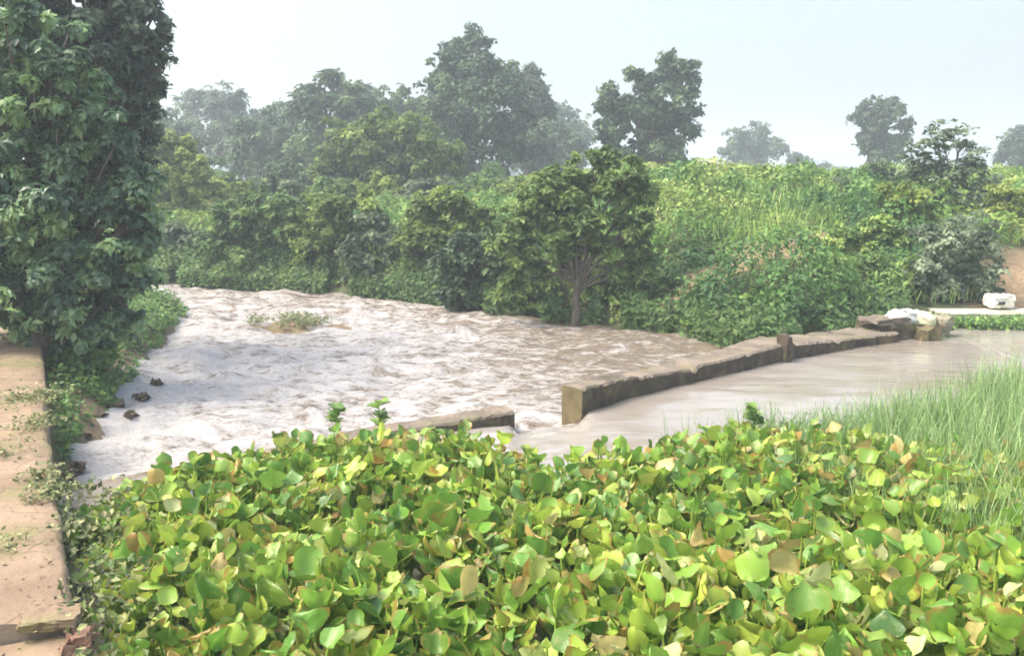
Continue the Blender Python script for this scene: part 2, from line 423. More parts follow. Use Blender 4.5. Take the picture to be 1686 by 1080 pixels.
me = raw_mesh('pool_water', np.stack([X, Y, Z], -1).reshape(-1, 3), [gridfaces(len(xs), len(rows))], smooth=True, attrs={'foam': pf.ravel()})
tag(link('pool_water', me, M['pool']), 'still muddy pool held back by the dam', 'water', kind='structure')

# ------------------------------------------------------------------ masonry
def strip_wall(line, width, z0, z1, rng, jit=.007, seg=.05, zprof=None, wprof=None):
    """a wall along a polyline of front-top points; returns (body, top) mesh data"""
    line = np.asarray(line, float)
    L = np.concatenate([[0], np.cumsum(np.hypot(*np.diff(line, axis=0).T))])
    n = max(3, int(L[-1] / seg)); s = np.linspace(0, L[-1], n)
    P = np.stack([np.interp(s, L, line[:, 0]), np.interp(s, L, line[:, 1])], 1)
    T = np.gradient(P, axis=0); T /= np.linalg.norm(T, axis=1, keepdims=True)
    N = np.stack([-T[:, 1], T[:, 0]], 1)
    zt = z1 + (zprof(s) if zprof else 0) + (fbm(s * 2.2, s * 0 + z1 * 7, 3) - .5) * .05
    cols = [(0, z0, 0), (0, (z0 + z1) / 2, 0), (0.0, None, -.03), (.02, None, 0), (width * .35, None, .006), (width * .7, None, .004), (width - .02, None, 0), (width, None, -.03), (width, z0, 0)]
    V = []
    for o, z, dz in cols:
        oo = o * (wprof(s) if wprof else 1)
        q = P + N * (np.asarray(oo + np.zeros(n))[:, None] * 1.0 + (rng.normal(size=n) * jit * (0 < o < width or z != z0))[:, None])
        zz = np.full(n, z) if z is not None else zt + dz + rng.normal(size=n) * jit * .5
        V.append(np.column_stack([q, zz]))
    V = np.array(V)                                             # (9,n,3)
    return V
def wall_obj(name, label, cat, line, width, z0, z1, seed, zprof=None, wprof=None, sidem='damside', topm='damtop', endm='damend'):
    rng = np.random.default_rng(seed)
    V = strip_wall(line, width, z0, z1, rng, zprof=zprof, wprof=wprof); k, n = V.shape[:2]
    base = np.array([V[0, 0, 0], V[0, 0, 1], 0])
    t = thing(name, label, cat, base)
    def part(pn, rows, mat):
        A = V[rows[0]:rows[1] + 1] - base
        link(pn, raw_mesh(pn, A.reshape(-1, 3), [gridfaces(n, len(A))]), M[mat], t)
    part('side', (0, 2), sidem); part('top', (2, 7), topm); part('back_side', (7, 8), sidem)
    for j in (0, n - 1):
        A = V[:, j] - base
        link('end_face', raw_mesh('end_face', A, [np.array([list(range(k))])]), M[endm], t)
    return t
dz = lambda s: np.interp(s, [0, .8, 2.45, 2.5, 5.0, 5.05, 7.2], [0, -.05, -.15, -.11, -.06, -.10, -.19]) - .05 * np.exp(-((s - 2.47) / .06) ** 2) - .03 * np.exp(-((s - 3.8) / .05) ** 2) - .04 * np.exp(-((s - 6.2) / .06) ** 2) - .025 * (vnoise(s * 3.1, s * 0 + .5) > .72)
DF = DW[6:13].copy(); DF[0] = at(958, 681, 0)[:2]
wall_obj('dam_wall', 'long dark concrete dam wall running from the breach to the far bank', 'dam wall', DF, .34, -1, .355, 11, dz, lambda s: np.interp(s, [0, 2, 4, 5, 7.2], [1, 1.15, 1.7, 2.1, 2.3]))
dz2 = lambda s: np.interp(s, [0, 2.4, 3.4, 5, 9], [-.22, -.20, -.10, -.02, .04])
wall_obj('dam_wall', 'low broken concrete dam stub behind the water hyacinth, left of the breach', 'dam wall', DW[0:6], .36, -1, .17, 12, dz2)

def rough_block(mb, c, size, rot, rng, bev=.12, jit=.02, sub=3):
    """a weathered block: rounded box mesh"""
    n = sub; V = []; idx = {}; Q = []
    def vid(p):
        key = tuple(np.round(p, 5))
        if key not in idx:
            idx[key] = len(V); q = np.array(p, float)
            m = np.max(np.abs(q)); r = np.linalg.norm(q)
            q = q * (1 - bev) + q / r * bev * 1.1
            V.append(q * np.array(size) / 2 + rng.normal(size=3) * jit)
        return idx[key]
    g = np.linspace(-1, 1, n + 1)
    for ax in range(3):
        for s in (-1, 1):
            for i in range(n):
                for j in range(n):
                    def P(a, b):
                        p = [0, 0, 0]; p[ax] = s; p[(ax + 1) % 3] = a; p[(ax + 2) % 3] = b; return p
                    q = [vid(P(g[i], g[j])), vid(P(g[i + 1], g[j])), vid(P(g[i + 1], g[j + 1])), vid(P(g[i], g[j + 1]))]
                    Q.append(q if s > 0 else q[::-1])
    V = np.array(V); ca, sa = math.cos(rot), math.sin(rot)
    V = V @ np.array([[ca, sa, 0], [-sa, ca, 0], [0, 0, 1]]) + np.asarray(c)
    mb.add(V, [np.array(Q)])
def block(name, label, cat, c, size, rot, mat, seed, group=None, bev=.12, jit=.02, sub=3, smooth=False):
    rng = np.random.default_rng(seed); mb = MB(); rough_block(mb, c, size, rot, rng, bev, jit, sub)
    o = mb.build(name, mat, off=(c[0], c[1], c[2] - size[2] / 2), smooth=smooth)
    return tag(o, label, cat, group)
ang = math.atan2(DW[10, 1] - DW[8, 1], DW[10, 0] - DW[8, 0])
p = at(1292, 596, 0)
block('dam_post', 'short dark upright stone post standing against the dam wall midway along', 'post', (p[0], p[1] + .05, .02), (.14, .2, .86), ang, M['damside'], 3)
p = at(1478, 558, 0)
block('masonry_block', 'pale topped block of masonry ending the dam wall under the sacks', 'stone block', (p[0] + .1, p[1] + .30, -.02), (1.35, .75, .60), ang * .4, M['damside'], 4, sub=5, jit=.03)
block('stone_slab', 'pale flat stone slab lying across the far end of the dam wall', 'stone slab', (p[0] - .22, p[1] + .14, .34), (.8, .55, .10), ang * .5, M['damtop'], 5, sub=4)
block('masonry_block', 'brown squat block standing in the pool at the far end of the dam', 'stone block', (p[0] + .50, p[1] + .0, -.04), (.42, .4, .56), ang * .3, M['damend'], 14, sub=4, jit=.025)
def sack(px, py, Yd, size, mat, label, seed, rot=0):
    c = aty(px, py, Yd); block('sack', label, 'sack', c, size, rot, mat, seed, group='sacks heaped on the end of the dam', bev=.55, jit=.022, sub=6, smooth=True)
dy = p[1] + .2
sack(1487, 522, dy + .05, (.50, .42, .26), M['sackw'], 'bright white sack topping the heap at the end of the dam', 6, .3)
sack(1468, 529, dy - .05, (.32, .32, .14), M['sackw'], 'small flattened white sack on the pale stone slab of the dam', 61, .1)
sack(1517, 528, dy + .08, (.46, .5, .30), M['sacky'], 'yellowish green stained sack beside the bright white one', 7, -.2)
sack(1546, 533, dy + .15, (.42, .45, .30), M['sackb'], 'muddy brown sack at the right end of the sack heap', 8, .5)
# ledge at the right
a_, b_ = aty(1545, 514, 17.6), aty(1860, 516, 17.9)
t = thing('concrete_ledge', 'pale concrete ledge over the green bank at the right edge', 'ledge', (a_[0], a_[1], .1))
mb = MB(); rough_block(mb, ((b_[0] - a_[0]) / 2, .1, a_[2] - .16), (b_[0] - a_[0], .8, .14), .02, np.random.default_rng(9), .02, .008, 8)
mb.build('slab', M['ledge'], t)
for k, f in enumerate((.1, .38, .7, .95)):
    mb = MB(); rough_block(mb, ((b_[0] - a_[0]) * f, .25, a_[2] - .56), (.18, .4, .66), 0, np.random.default_rng(90 + k), .05, .01, 3)
    mb.build('support', M['damend'], t)
wb = aty(1645, 494, 18.0)
t = thing('whitewashed_block', 'small whitewashed block with a dark hole standing on the concrete ledge', 'block', (wb[0], wb[1], wb[2] - .16))
mb = MB(); rough_block(mb, (0, 0, .15), (.48, .40, .27), .1, np.random.default_rng(19), .16, .01, 5); mb.build('block_body', M['white'], t)
mb = MB(); rough_block(mb, (-.06, -.202, .12), (.14, .05, .08), .1, np.random.default_rng(20), .2, .004, 3); mb.build('hole', M['hole'], t)  # dark solid plug: the shade inside the hole painted on, no opening

# path wall on the left
WL = [(WE[0] + (WE[0] - WE[1]) * 4), WE[0], WE[1], WE[2], WE[3]]
def wedge(y): return np.interp(y, [WL[0][1]] + list(WE[:, 1]), [WL[0][0]] + list(WE[:, 0]))
WLn = np.array(WL[::-1])                                       # runs towards the camera: its left normal is +x side
def path_wall():
    rng = np.random.default_rng(31)
    line = np.array(WL); L = np.concatenate([[0], np.cumsum(np.hypot(*np.diff(line, axis=0).T))])
    s0 = np.interp(1, [0, 1], [0, L[2]])                       # the slab's front edge
    def build(name, label, sa, sb, ztop, wid, matn, seed):
        rng = np.random.default_rng(seed)
        n = int((sb - sa) / .08) + 2; s = np.linspace(sa, sb, n)
        P = np.stack([np.interp(s, L, line[:, 0]), np.interp(s, L, line[:, 1])], 1)
        P[:, 0] += (fbm(s * 3.3, s * 0 + 3, 4) - .5) * .06
        offs = [0, 0, 0.02, .05] + list(np.linspace(.2, wid, 16)) + [wid]
        V = []
        for k, o in enumerate(offs):
            z = np.full(n, -1.1 if k in (0, len(offs) - 1) else ztop - (.04 if k == 1 else .015 if k == 2 else 0))
            if 1 < k < len(offs) - 1: z = z + (fbm(s * 1.3, np.full(n, o * 1.3 + seed), 4) - .5) * .07 + (fbm(s * 7, np.full(n, o * 7 + seed), 2) - .5) * .025
            V.append(np.column_stack([P[:, 0] - o, P[:, 1] + o * .03 - o * .26 * np.exp(-np.abs(s - L[2]) / .5), z]))
        V = np.array(V); base = np.array([V[0, 0, 0], V[0, 0, 1], 0])
        t = thing(name, label, 'wall', base)
        nn = n
        A = V[:2] - base; link('side', raw_mesh('side', A.reshape(-1, 3), [gridfaces(nn, 2)]), M['wallside'], t)
        A = V[1:-1] - base; link('top', raw_mesh('top', A.reshape(-1, 3), [gridfaces(nn, len(A))], smooth=True), M[matn], t)
        for j in (0, n - 1):
            A = V[:, j] - base; link('end_face', raw_mesh('end_face', A, [np.array([list(range(len(offs)))])]), M['wallside'], t)
        return t
    sl_ = L[2]
    build('embankment_wall', 'broad pinkish tan embankment wall top along the left edge, plants growing over it', sl_ + .02, L[4], .50, 2.6, 'path', 41)
    build('embankment_wall', 'lower tan landing below the slab in the bottom left corner', 0, sl_, .40, 2.6, 'path', 42)
path_wall()
c = at(80, 1022, .5)
block('stone_slab', 'tan stone slab with a shadowed edge laid across the embankment wall', 'stone slab', (c[0] + .0, c[1] + .03, .50), (.30, .20, .06), .24, M['ledge'] if 0 else M['path'], 43, sub=5, jit=.004, bev=.05)
c = at(132, 1046, .45)
block('rock', 'reddish broken stone beside the slab in the bottom left corner', 'rock', (c[0], c[1], .40), (.13, .10, .09), .5, M['redrock'], 44, bev=.45)
c = at(118, 1068, .45)
block('rock', 'small flat reddish stone nearest the bottom left corner', 'rock', (c[0], c[1], .40), (.11, .09, .06), 1.1, M['redrock'], 45, bev=.45)
# boulders along the left shore
rocks = [(110, 668, .34), (150, 672, .26), (180, 655, .30), (225, 640, .24), (100, 720, .30), (130, 705, .22), (95, 770, .28), (118, 752, .2), (205, 668, .2), (160, 640, .3), (250, 618, .22), (90, 795, .2)]
rocks = [(px + 8, py + 2, s * .7) for px, py, s in rocks if s < .31]
for k, (px, py, s) in enumerate(rocks):
    c = at(px, py, -.22); rng = np.random.default_rng(70 + k)
    s *= .75; mb = MB(); rough_block(mb, (c[0], c[1], -.33), (s * 1.4, s, s * .6), rng.random() * 3, rng, .55, .03, 4)
    tag(mb.build('boulder', M['rock'], off=(c[0], c[1], -.4)), 'brown wet boulder on the left shore between the embankment wall and the white water', 'boulder', 'boulders on the left shore')
# gravel bars
def bar(name, label, px0, px1, py, wy, zt, seed):
    a, b = at(px0, py, STREAM_Z), at(px1, py, STREAM_Z); n = 40
    u, v = np.meshgrid(np.linspace(-1, 1, n), np.linspace(-1, 1, n))
    r = np.sqrt(u ** 2 + v ** 2) + (fbm(u * 3 + seed, v * 3, 3) - .5) * .7
    z = STREAM_Z - .25 + (zt + .25) * np.clip(1.25 - r * 1.1, 0, 1) ** .6 + (fbm(u * 9, v * 9 + seed, 3) - .5) * .07
    c = (a + b) / 2
    V = np.stack([c[0] + u * (b[0] - a[0]) / 2, c[1] + v * wy, z], -1).reshape(-1, 3)
    me = raw_mesh(name, V, [gridfaces(n, n)], smooth=True, attrs={'soil': np.clip(fbm(u * 4, v * 4, 3) * 1.6, 0, 1).ravel()})
    tag(link(name, me, M['soil']), label, 'sand bar', kind='structure')
    return c, (b[0] - a[0]) / 2, wy
bar1 = bar('gravel_bar', 'low brown and green bar in the middle of the white water', 360, 600, 537, 1.25, .05, 3)
bar2 = bar('mud_spit', 'muddy weedy spit below the big left tree', 195, 325, 528, 1.0, .10, 8)

# ------------------------------------------------------------------ foliage
LT = np.array([[0, 0, 0], [.30, .45, .06], [0, 1, -.10], [-.30, .45, .06]]); LF = [np.array([[0, 1, 2], [0, 2, 3]])]
LT2 = np.array([[0, 0, 0], [.20, .22, .05], [.27, .5, .05], [0, 1, -.18], [-.27, .5, .05], [-.20, .22, .05], [0, .45, -.02]])
LF2 = [np.array([[0, 1, 6], [1, 2, 6], [2, 3, 6], [3, 4, 6], [4, 5, 6], [5, 0, 6]])]
def crown(blobs, nleaf, lsz, rng, clump=.42, near=False, flat=.85, hue=(0, 1), up=.5, droop=.0, aspect=1.0):
    """blobs: (x,y,z,r). leaves gathered in small clumps over each blob, open between them"""
    w = np.array([b[3] ** 2 for b in blobs]); w = w / w.sum()
    P, Nn, Tn = [], [], []
    for b, wi in zip(blobs, w):
        n = int(nleaf * wi); c = np.array(b[:3]); r = b[3]
        nc = 22
        cd = rdir(rng, nc); out_ = rng.random(nc) < .3; cr = r * np.where(out_, .95 + .3 * rng.random(nc), .3 + .6 * rng.random(nc) ** .6)
        cc = cd * cr[:, None] * np.array([1, 1, flat]); rr = r * clump * (.40 + .6 * rng.random(nc)) * np.where(out_, .6, 1)
        ch = rng.random(nc) ** 1.4
        pk = rr ** 1.6 + 1e-6; k = rng.choice(nc, n, p=pk / pk.sum())
        d = rdir(rng, n); d[:, 2] = np.where(rng.random(n) < .6, np.abs(d[:, 2]), d[:, 2])
        rad = rr[k] * np.where(rng.random(n) < .16, 1.0 + .45 * rng.random(n), .72 + .3 * rng.random(n))
        p = c + cc[k] + d * rad[:, None] * np.array([1, 1, .78])
        P.append(p)
        nr = d * .8 + rng.normal(size=(n, 3)) * .33; nr[:, 2] += up
        Nn.append(nr)
        h = hue[0] + (hue[1] - hue[0]) * np.clip(.7 * ch[k] + .32 * rng.random(n), 0, 1)
        Tn.append(np.column_stack([h, rng.random(n) * .5 + ch[k] * .5, rng.random(n)]))  # per-clump tone paints lit and shaded clumps into the leaves
    P, Nn, Tn = map(np.concatenate, (P, Nn, Tn)); n = len(P)
    al = rng.normal(size=(n, 3)) * .7; al[:, 2] -= droop
    Mx = frames(Nn, al); s = lsz * (.6 + .8 * rng.random(n))
    tv, tf = (LT2, LF2) if near else (LT, LF)
    V, fc = inst(tv * np.array([aspect, 1, 1]), tf, P, Mx, s)
    return V, fc, np.repeat(Tn, len(tv), 0)
def limbs(base, blobs, r0, rng, fork=.35, sides=8, lean=0):
    mb = MB(); bl = np.array([b[:3] for b in blobs]); top = bl[np.argmax(bl[:, 2])]
    cen = bl.mean(0); fz = base[2] + (cen[2] - base[2]) * fork
    f = np.array([base[0] * .55 + cen[0] * .45, base[1] * .55 + cen[1] * .45, fz])
    n = 7; tt = np.linspace(0, 1, n)[:, None]
    pts = np.array(base) * (1 - tt) + f * tt + rng.normal(size=(n, 3)) * r0 * .35 * np.sin(tt * math.pi)
    pts[0, 2] -= .3
    rad = r0 * np.interp(tt[:, 0], [0, .12, 1], [1.45, 1, .72]); mb.add(*tube(pts, rad, sides, rng, .18))
    ld = f * .35 + np.array([cen[0], cen[1], max(cen[2], f[2] + .1)]) * .65 + rng.normal(size=3) * r0
    mb.add(*tube(np.linspace(f, ld, 4) + rng.normal(size=(4, 3)) * r0 * .3 * np.array([[0], [1], [1], [0]]), r0 * np.array([.72, .6, .48, .3]), sides, rng, .15))
    for b in blobs:
        e = np.array(b[:3]); u_ = rng.random(); f0 = pts[-1] * u_ + pts[4] * (1 - u_) if rng.random() < .45 else pts[-1] + (ld - pts[-1]) * u_
        m = f0 * .45 + e * .55 + rng.normal(size=3) * b[3] * .3; m[2] += abs(e[2] - f0[2]) * .12
        tt2 = np.linspace(0, 1, 6)[:, None]
        q = (1 - tt2) ** 2 * f0 + 2 * tt2 * (1 - tt2) * m + tt2 ** 2 * e
        mb.add(*tube(q, r0 * np.interp(tt2[:, 0], [0, 1], [.5, .12]), 6, rng, .1))
        for _ in range(3):
            e2 = e + rdir(rng, 1)[0] * b[3] * .75; a = q[3]
            mb.add(*tube([a, (a + e2) / 2 + rng.normal(size=3) * b[3] * .08, e2], [r0 * .2, r0 * .12, r0 * .04], 5))
    return mb
def plant(name, label, cat, blobs_px, Yd, nleaf, lsz, mat, seed, base_px=None, r0=.15, depth=.9, group=None, near=False,
          clump=.42, hue=(0, 1), fork=.35, bark='bark', stem='trunk', leafn='crown', droop=0., flat=.85, aspect=1.0, up=.5, ground=True, shift=0):
    rng = np.random.default_rng(seed); bl = []
    for q in blobs_px:
        px, py, r = q[:3]; dd = q[3] if len(q) > 3 else 0
        Yb = Yd + dd + (rng.random() - .5) * r / F * Yd * depth
        c = aty(px, py, Yb); dist = np.linalg.norm(c - [0, 0, H]); bl.append((c[0], c[1], c[2], r / F * dist))
    bx = aty(base_px if base_px is not None else blobs_px[0][0], 300, Yd)[0]
    bz = float(hgt(bx, Yd)); base = np.array([bx, Yd, max(bz, -.3)])
    t = thing(name, label, cat, base, group)
    rel = [(b[0] - base[0], b[1] - base[1], b[2] - base[2], b[3]) for b in bl]
    limbs((0, 0, 0), rel, r0, rng, fork).build(stem, M[bark], t, smooth=True)
    V, fc, T = crown(rel, nleaf, lsz, rng, clump, near, flat, hue, up, droop, aspect)
    link(leafn, raw_mesh(leafn, V, fc, T), M[mat], t)
    return t

FAR = 'trees on the skyline beyond the bank'
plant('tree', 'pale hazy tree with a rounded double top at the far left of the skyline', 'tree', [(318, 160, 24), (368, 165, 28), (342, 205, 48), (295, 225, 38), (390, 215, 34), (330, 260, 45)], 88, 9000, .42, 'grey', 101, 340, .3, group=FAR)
plant('tree', 'dark tree left of the pointed tree, over the left bushes', 'tree', [(410, 225, 30), (455, 215, 36), (425, 265, 48), (480, 265, 40), (445, 310, 45)], 60, 9000, .34, 'dark', 102, 440, .25, group=FAR)
plant('tree', 'dark tree with a narrow pointed top, left of the yellow green tree', 'tree', [(545, 128, 17), (520, 155, 28), (568, 158, 28), (498, 180, 24), (538, 195, 50), (590, 190, 36), (545, 245, 60), (505, 250, 45)], 56, 14000, .32, 'dark', 103, 540, .3, group=FAR)
plant('tree', 'slim dark tree with spiky twigs rising beside the tallest crown', 'tree', [(663, 150, 12), (640, 180, 30), (685, 178, 22), (620, 205, 30), (665, 215, 40)], 66, 7000, .30, 'mid', 104, 655, .22, group=FAR, hue=(0, .6))
plant('tree', 'broad yellow green tree in front of the darker skyline trees', 'tree', [(570, 235, 40), (620, 215, 34), (672, 218, 34), (560, 280, 44), (630, 270, 52), (700, 250, 40), (690, 290, 46), (738, 262, 30), (610, 310, 45)], 40, 17000, .26, 'yel', 105, 630, .22, group=FAR, hue=(0, .8))
plant('tree', 'tallest dark domed tree standing in the centre of the skyline', 'tree', [(775, 78, 34), (745, 112, 34), (808, 112, 34), (770, 130, 50), (728, 150, 32), (826, 150, 36), (775, 185, 68), (718, 185, 28), (842, 195, 36), (775, 245, 72), (830, 245, 45), (720, 235, 40)], 54, 26000, .31, 'dark', 106, 775, .35, group=FAR, hue=(.0, .85))
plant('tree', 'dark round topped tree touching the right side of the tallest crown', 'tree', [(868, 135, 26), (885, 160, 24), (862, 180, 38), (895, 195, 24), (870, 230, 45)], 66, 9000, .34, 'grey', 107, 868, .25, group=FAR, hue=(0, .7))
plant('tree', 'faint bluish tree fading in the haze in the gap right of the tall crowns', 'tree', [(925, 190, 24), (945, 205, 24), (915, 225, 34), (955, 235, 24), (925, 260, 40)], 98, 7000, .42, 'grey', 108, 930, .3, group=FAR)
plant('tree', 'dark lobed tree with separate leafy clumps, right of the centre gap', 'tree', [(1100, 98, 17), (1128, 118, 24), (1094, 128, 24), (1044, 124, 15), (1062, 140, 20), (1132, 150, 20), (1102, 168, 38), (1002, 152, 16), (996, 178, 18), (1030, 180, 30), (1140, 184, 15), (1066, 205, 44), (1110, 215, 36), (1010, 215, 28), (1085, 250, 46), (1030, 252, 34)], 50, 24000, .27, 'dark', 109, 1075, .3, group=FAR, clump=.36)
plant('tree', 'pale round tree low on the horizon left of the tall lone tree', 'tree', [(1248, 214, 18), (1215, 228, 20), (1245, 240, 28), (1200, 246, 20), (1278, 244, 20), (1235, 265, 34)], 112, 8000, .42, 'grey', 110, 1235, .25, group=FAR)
plant('tree', 'smallest distant bush like tree on the horizon right of the pale round tree', 'tree', [(1308, 264, 12), (1325, 270, 10), (1355, 274, 8)], 118, 3000, .36, 'dark', 111, 1315, .15, group=FAR)
plant('tree', 'tall lone tree with a bare slender trunk and flat topped crown', 'tree', [(1438, 178, 16), (1468, 178, 18), (1415, 192, 14), (1452, 196, 24), (1488, 205, 13), (1440, 218, 22), (1468, 228, 24), (1425, 236, 14), (1455, 252, 26)], 72, 11000, .30, 'grey', 112, 1420, .28, group=FAR, clump=.36, hue=(0, .55), fork=.5)
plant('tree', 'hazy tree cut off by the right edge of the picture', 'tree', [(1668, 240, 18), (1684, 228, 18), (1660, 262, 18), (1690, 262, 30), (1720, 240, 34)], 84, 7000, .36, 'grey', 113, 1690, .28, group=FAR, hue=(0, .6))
plant('tree', 'grey green feathery tree with airy branches above the dark thicket', 'tree', [(1545, 222, 22), (1585, 230, 20), (1515, 245, 26), (1560, 256, 34), (1608, 258, 20), (1500, 280, 26), (1590, 290, 36), (1540, 300, 38), (1628, 300, 20), (1560, 340, 44), (1610, 335, 26)], 24, 6000, .13, 'pale', 114, 1560, .06, up=1.0, clump=.30, bark='palebark')
plant('tree', 'grey green thicket tree with pale bare stems at the right end of the dam', 'tree', [(1585, 385, 38), (1545, 400, 34), (1618, 410, 30), (1575, 440, 44), (1525, 445, 34), (1620, 455, 26), (1600, 480, 34), (1550, 485, 34), (1505, 470, 26)], 18.7, 8500, .11, 'pale', 115, 1548, .08, bark='palebark', fork=.25)
# the riverside tree with a visible trunk
plant('tree', 'leafy tree with a visible short trunk at the centre of the far stream edge', 'tree',
      [(990, 262, 24), (1045, 282, 24), (950, 288, 28), (905, 305, 32), (870, 335, 30), (940, 330, 46), (1010, 320, 44), (1060, 320, 28), (850, 375, 34), (900, 375, 42), (965, 375, 42), (1035, 370, 40), (862, 430, 28), (830, 405, 26), (1050, 420, 28), (925, 412, 26), (990, 405, 26), (848, 462, 22), (1062, 458, 22), (890, 452, 20), (1020, 455, 18)],
      19.3, 26000, .135, 'mid', 120, 952, .105, clump=.36, hue=(.4, 1), fork=.45, bark='bark', up=.7)
for k, (px, py, r_, Yd, mt, lb) in enumerate([
    (395, 190, 34, 80, 'grey', 'hazy rounded tree filling the skyline between the double topped and pointed trees'),
    (470, 200, 30, 74, 'dark', 'dark low tree at the left foot of the pointed tree on the skyline'),
    (610, 175, 34, 72, 'dark', 'dark round tree behind the yellow green tree, right of the pointed top'),
    (700, 200, 34, 70, 'dark', 'dark tree hugging the left flank of the tallest dome'),
    (275, 215, 34, 64, 'dark', 'dark tree half hidden behind the right edge of the big left trees'),
    (900, 225, 36, 76, 'grey', 'greyish tree low in the haze right of the tallest dome'),
    (345, 290, 34, 46, 'mid', 'mid green tree low over the bushes near the left trees'),
    (480, 300, 34, 44, 'dark', 'dark green tree low between the round bush and the pointed tree'),
    (800, 300, 34, 42, 'mid', 'mid green tree low under the right side of the tallest dome')]):
    plant('tree', lb, 'tree', [(px, py, r_), (px - 34, py + 28, r_ * .9), (px + 34, py + 24, r_ * .9), (px - 10, py + 52, r_ * 1.25), (px + 24, py + 74, r_)], Yd, 8000, .0052 * Yd + .02, mt, 170 + k, px, .22, group=FAR, hue=(0, .8))
CR = 'bushes along the crest behind the stream bushes'
for k, px in enumerate([300, 370, 455, 540, 625, 705, 790, 860, 915]):
    mt = ['mid', 'yel', 'grey'][k % 3]
    wh = ['far left under the double topped tree', 'left above the round bush', 'under the pointed tree', 'below the left half of the yellow green tree', 'below the middle of the yellow green tree', 'below the right half of the yellow green tree', 'under the tallest domed tree', 'left above the riverside tree', 'just behind the top left of the riverside tree'][k]
    plant('bush', {'mid': 'green', 'yel': 'yellow green', 'grey': 'grey green'}[mt] + ' crest bush ' + wh, 'bush', [(px, 315, 24), (px - 28, 325, 24), (px + 26, 322, 24), (px, 340, 30)], 35 - .3 * (k > 6) * 10, 5000, .2, mt, 190 + k, px, .06, group=CR, hue=(.15, 1), stem='stem', leafn='foliage', fork=.2)
BK = 'bushes overhanging the far side of the stream'
bk = [
 ('mid', [(395, 350, 36), (440, 335, 34), (490, 338, 32), (370, 390, 36), (420, 385, 42), (475, 385, 40), (390, 435, 36), (450, 435, 40)], 27.5, 'wide round topped bush, second from the left tree above the stream', 420, 12000, (.1, .85)),
 ('grey', [(300, 385, 30), (335, 400, 28), (290, 430, 30), (330, 440, 34), (360, 450, 24)], 29, 'dull grey green bush nearest the big left tree across the stream', 320, 7000, (0, .7)),
 ('yel', [(545, 335, 30), (590, 345, 30), (520, 375, 34), (565, 385, 38), (520, 425, 34), (570, 435, 40)], 26.5, 'yellow green bush left of the dark hollow, middle of the far shore', 550, 11000, (0, .85)),
 ('grey', [(620, 380, 34), (650, 400, 28), (600, 420, 34), (640, 440, 38), (610, 455, 28)], 25.6, 'grey green drooping bush at mid stream beside the yellow green ones', 625, 8000, (.1, 1)),
 ('yel', [(700, 350, 32), (740, 335, 30), (775, 355, 30), (690, 395, 32), (735, 390, 36), (700, 430, 28)], 24.5, 'yellow green bush left of the riverside tree with the bare trunk', 720, 11000, (0, .8)),
 ('dark', [(770, 400, 32), (800, 420, 30), (745, 435, 32), (790, 460, 34), (820, 470, 24), (745, 465, 22)], 22.6, 'dark hollow bush hanging to the waterline left of the riverside tree', 780, 10000, (0, .9)),
]
for k, (mt, bl, Yd, lb, bp, n, hu) in enumerate(bk):
    plant('bush', lb, 'bush', [(a, b + 8, c * 1.12) for a, b, c in bl] + [(bl[q][0] + 12, wl_, 20) for q, wl_ in zip(range(len(bl)), [np.interp(bb[0] + 12, [265, 480, 700, 800, 950], [462, 470, 480, 500, 515]) for bb in bl])], Yd - 1.2, int(n * 1.25), .17, mt, 130 + k, bp, .05, group=BK, hue=hu, stem='stem', leafn='foliage', fork=.2)
SB = 'bushes growing on the right hand slope'
sb = [
 ('dark', [(1285, 395, 24), (1320, 380, 22), (1255, 408, 16)], 25, 'dark purplish bush at the top of the bare earth gully', 1300, 4000, (0, .4)),
 ('cover', [(1370, 400, 24), (1400, 395, 30), (1450, 385, 32), (1380, 425, 26)], 20.5, 'light green bush across the middle of the slope, above the dam', 1390, 9000, (.4, 1)),
 ('mid', [(1400, 460, 34), (1450, 445, 34), (1480, 480, 34), (1430, 500, 34), (1370, 470, 28), (1470, 510, 26)], 18.8, 'wide leafy bush behind the far half of the dam wall', 1430, 8000, (.35, 1)),
 ('cover', [(1160, 530, 26), (1200, 510, 30), (1240, 520, 28), (1200, 545, 22), (1265, 495, 26)], 17.4, 'bright green bush where the dam wall meets the stream bank', 1200, 8000, (.1, .8)),
 ('cover', [(1330, 505, 20), (1350, 515, 22), (1310, 532, 20), (1390, 535, 20)], 17.2, 'leafy green bush behind the upright post of the dam', 1320, 8000, (.0, .9)),
 ('yel', [(1500, 340, 30), (1470, 320, 24), (1520, 380, 30), (1480, 370, 26)], 21.5, 'yellow green bush left of the feathery grey tree on the slope', 1500, 7000, (.2, 1)),
 ('grey', [(1390, 310, 22), (1420, 320, 24), (1350, 320, 20), (1450, 290, 24)], 28, 'grey brown bush on the crest under the tall lone tree', 1410, 5000, (0, .7)),
 ('yel', [(1660, 350, 26), (1690, 335, 24), (1650, 320, 18)], 23, 'yellowish bush above the bare orange earth at the right edge', 1665, 4000, (.4, 1)),
 ('mid', [(1110, 470, 22), (1080, 490, 24), (1060, 510, 22), (1100, 520, 20)], 19.2, 'low green bush right of the bare trunk at the water edge', 1085, 5000, (.1, .9)),
 ('mid', [(840, 490, 22), (875, 485, 24), (905, 500, 22), (860, 510, 18)], 20.3, 'low green bush left of the bare trunk at the water edge', 870, 5000, (.2, 1)),
]
for k, (mt, bl, Yd, lb, bp, n, hu) in enumerate(sb):
    plant('bush', lb, 'bush', bl, Yd, n, .115, mt, 150 + k, bp, .04, group=SB, hue=hu, stem='stem', leafn='foliage', fork=.2)
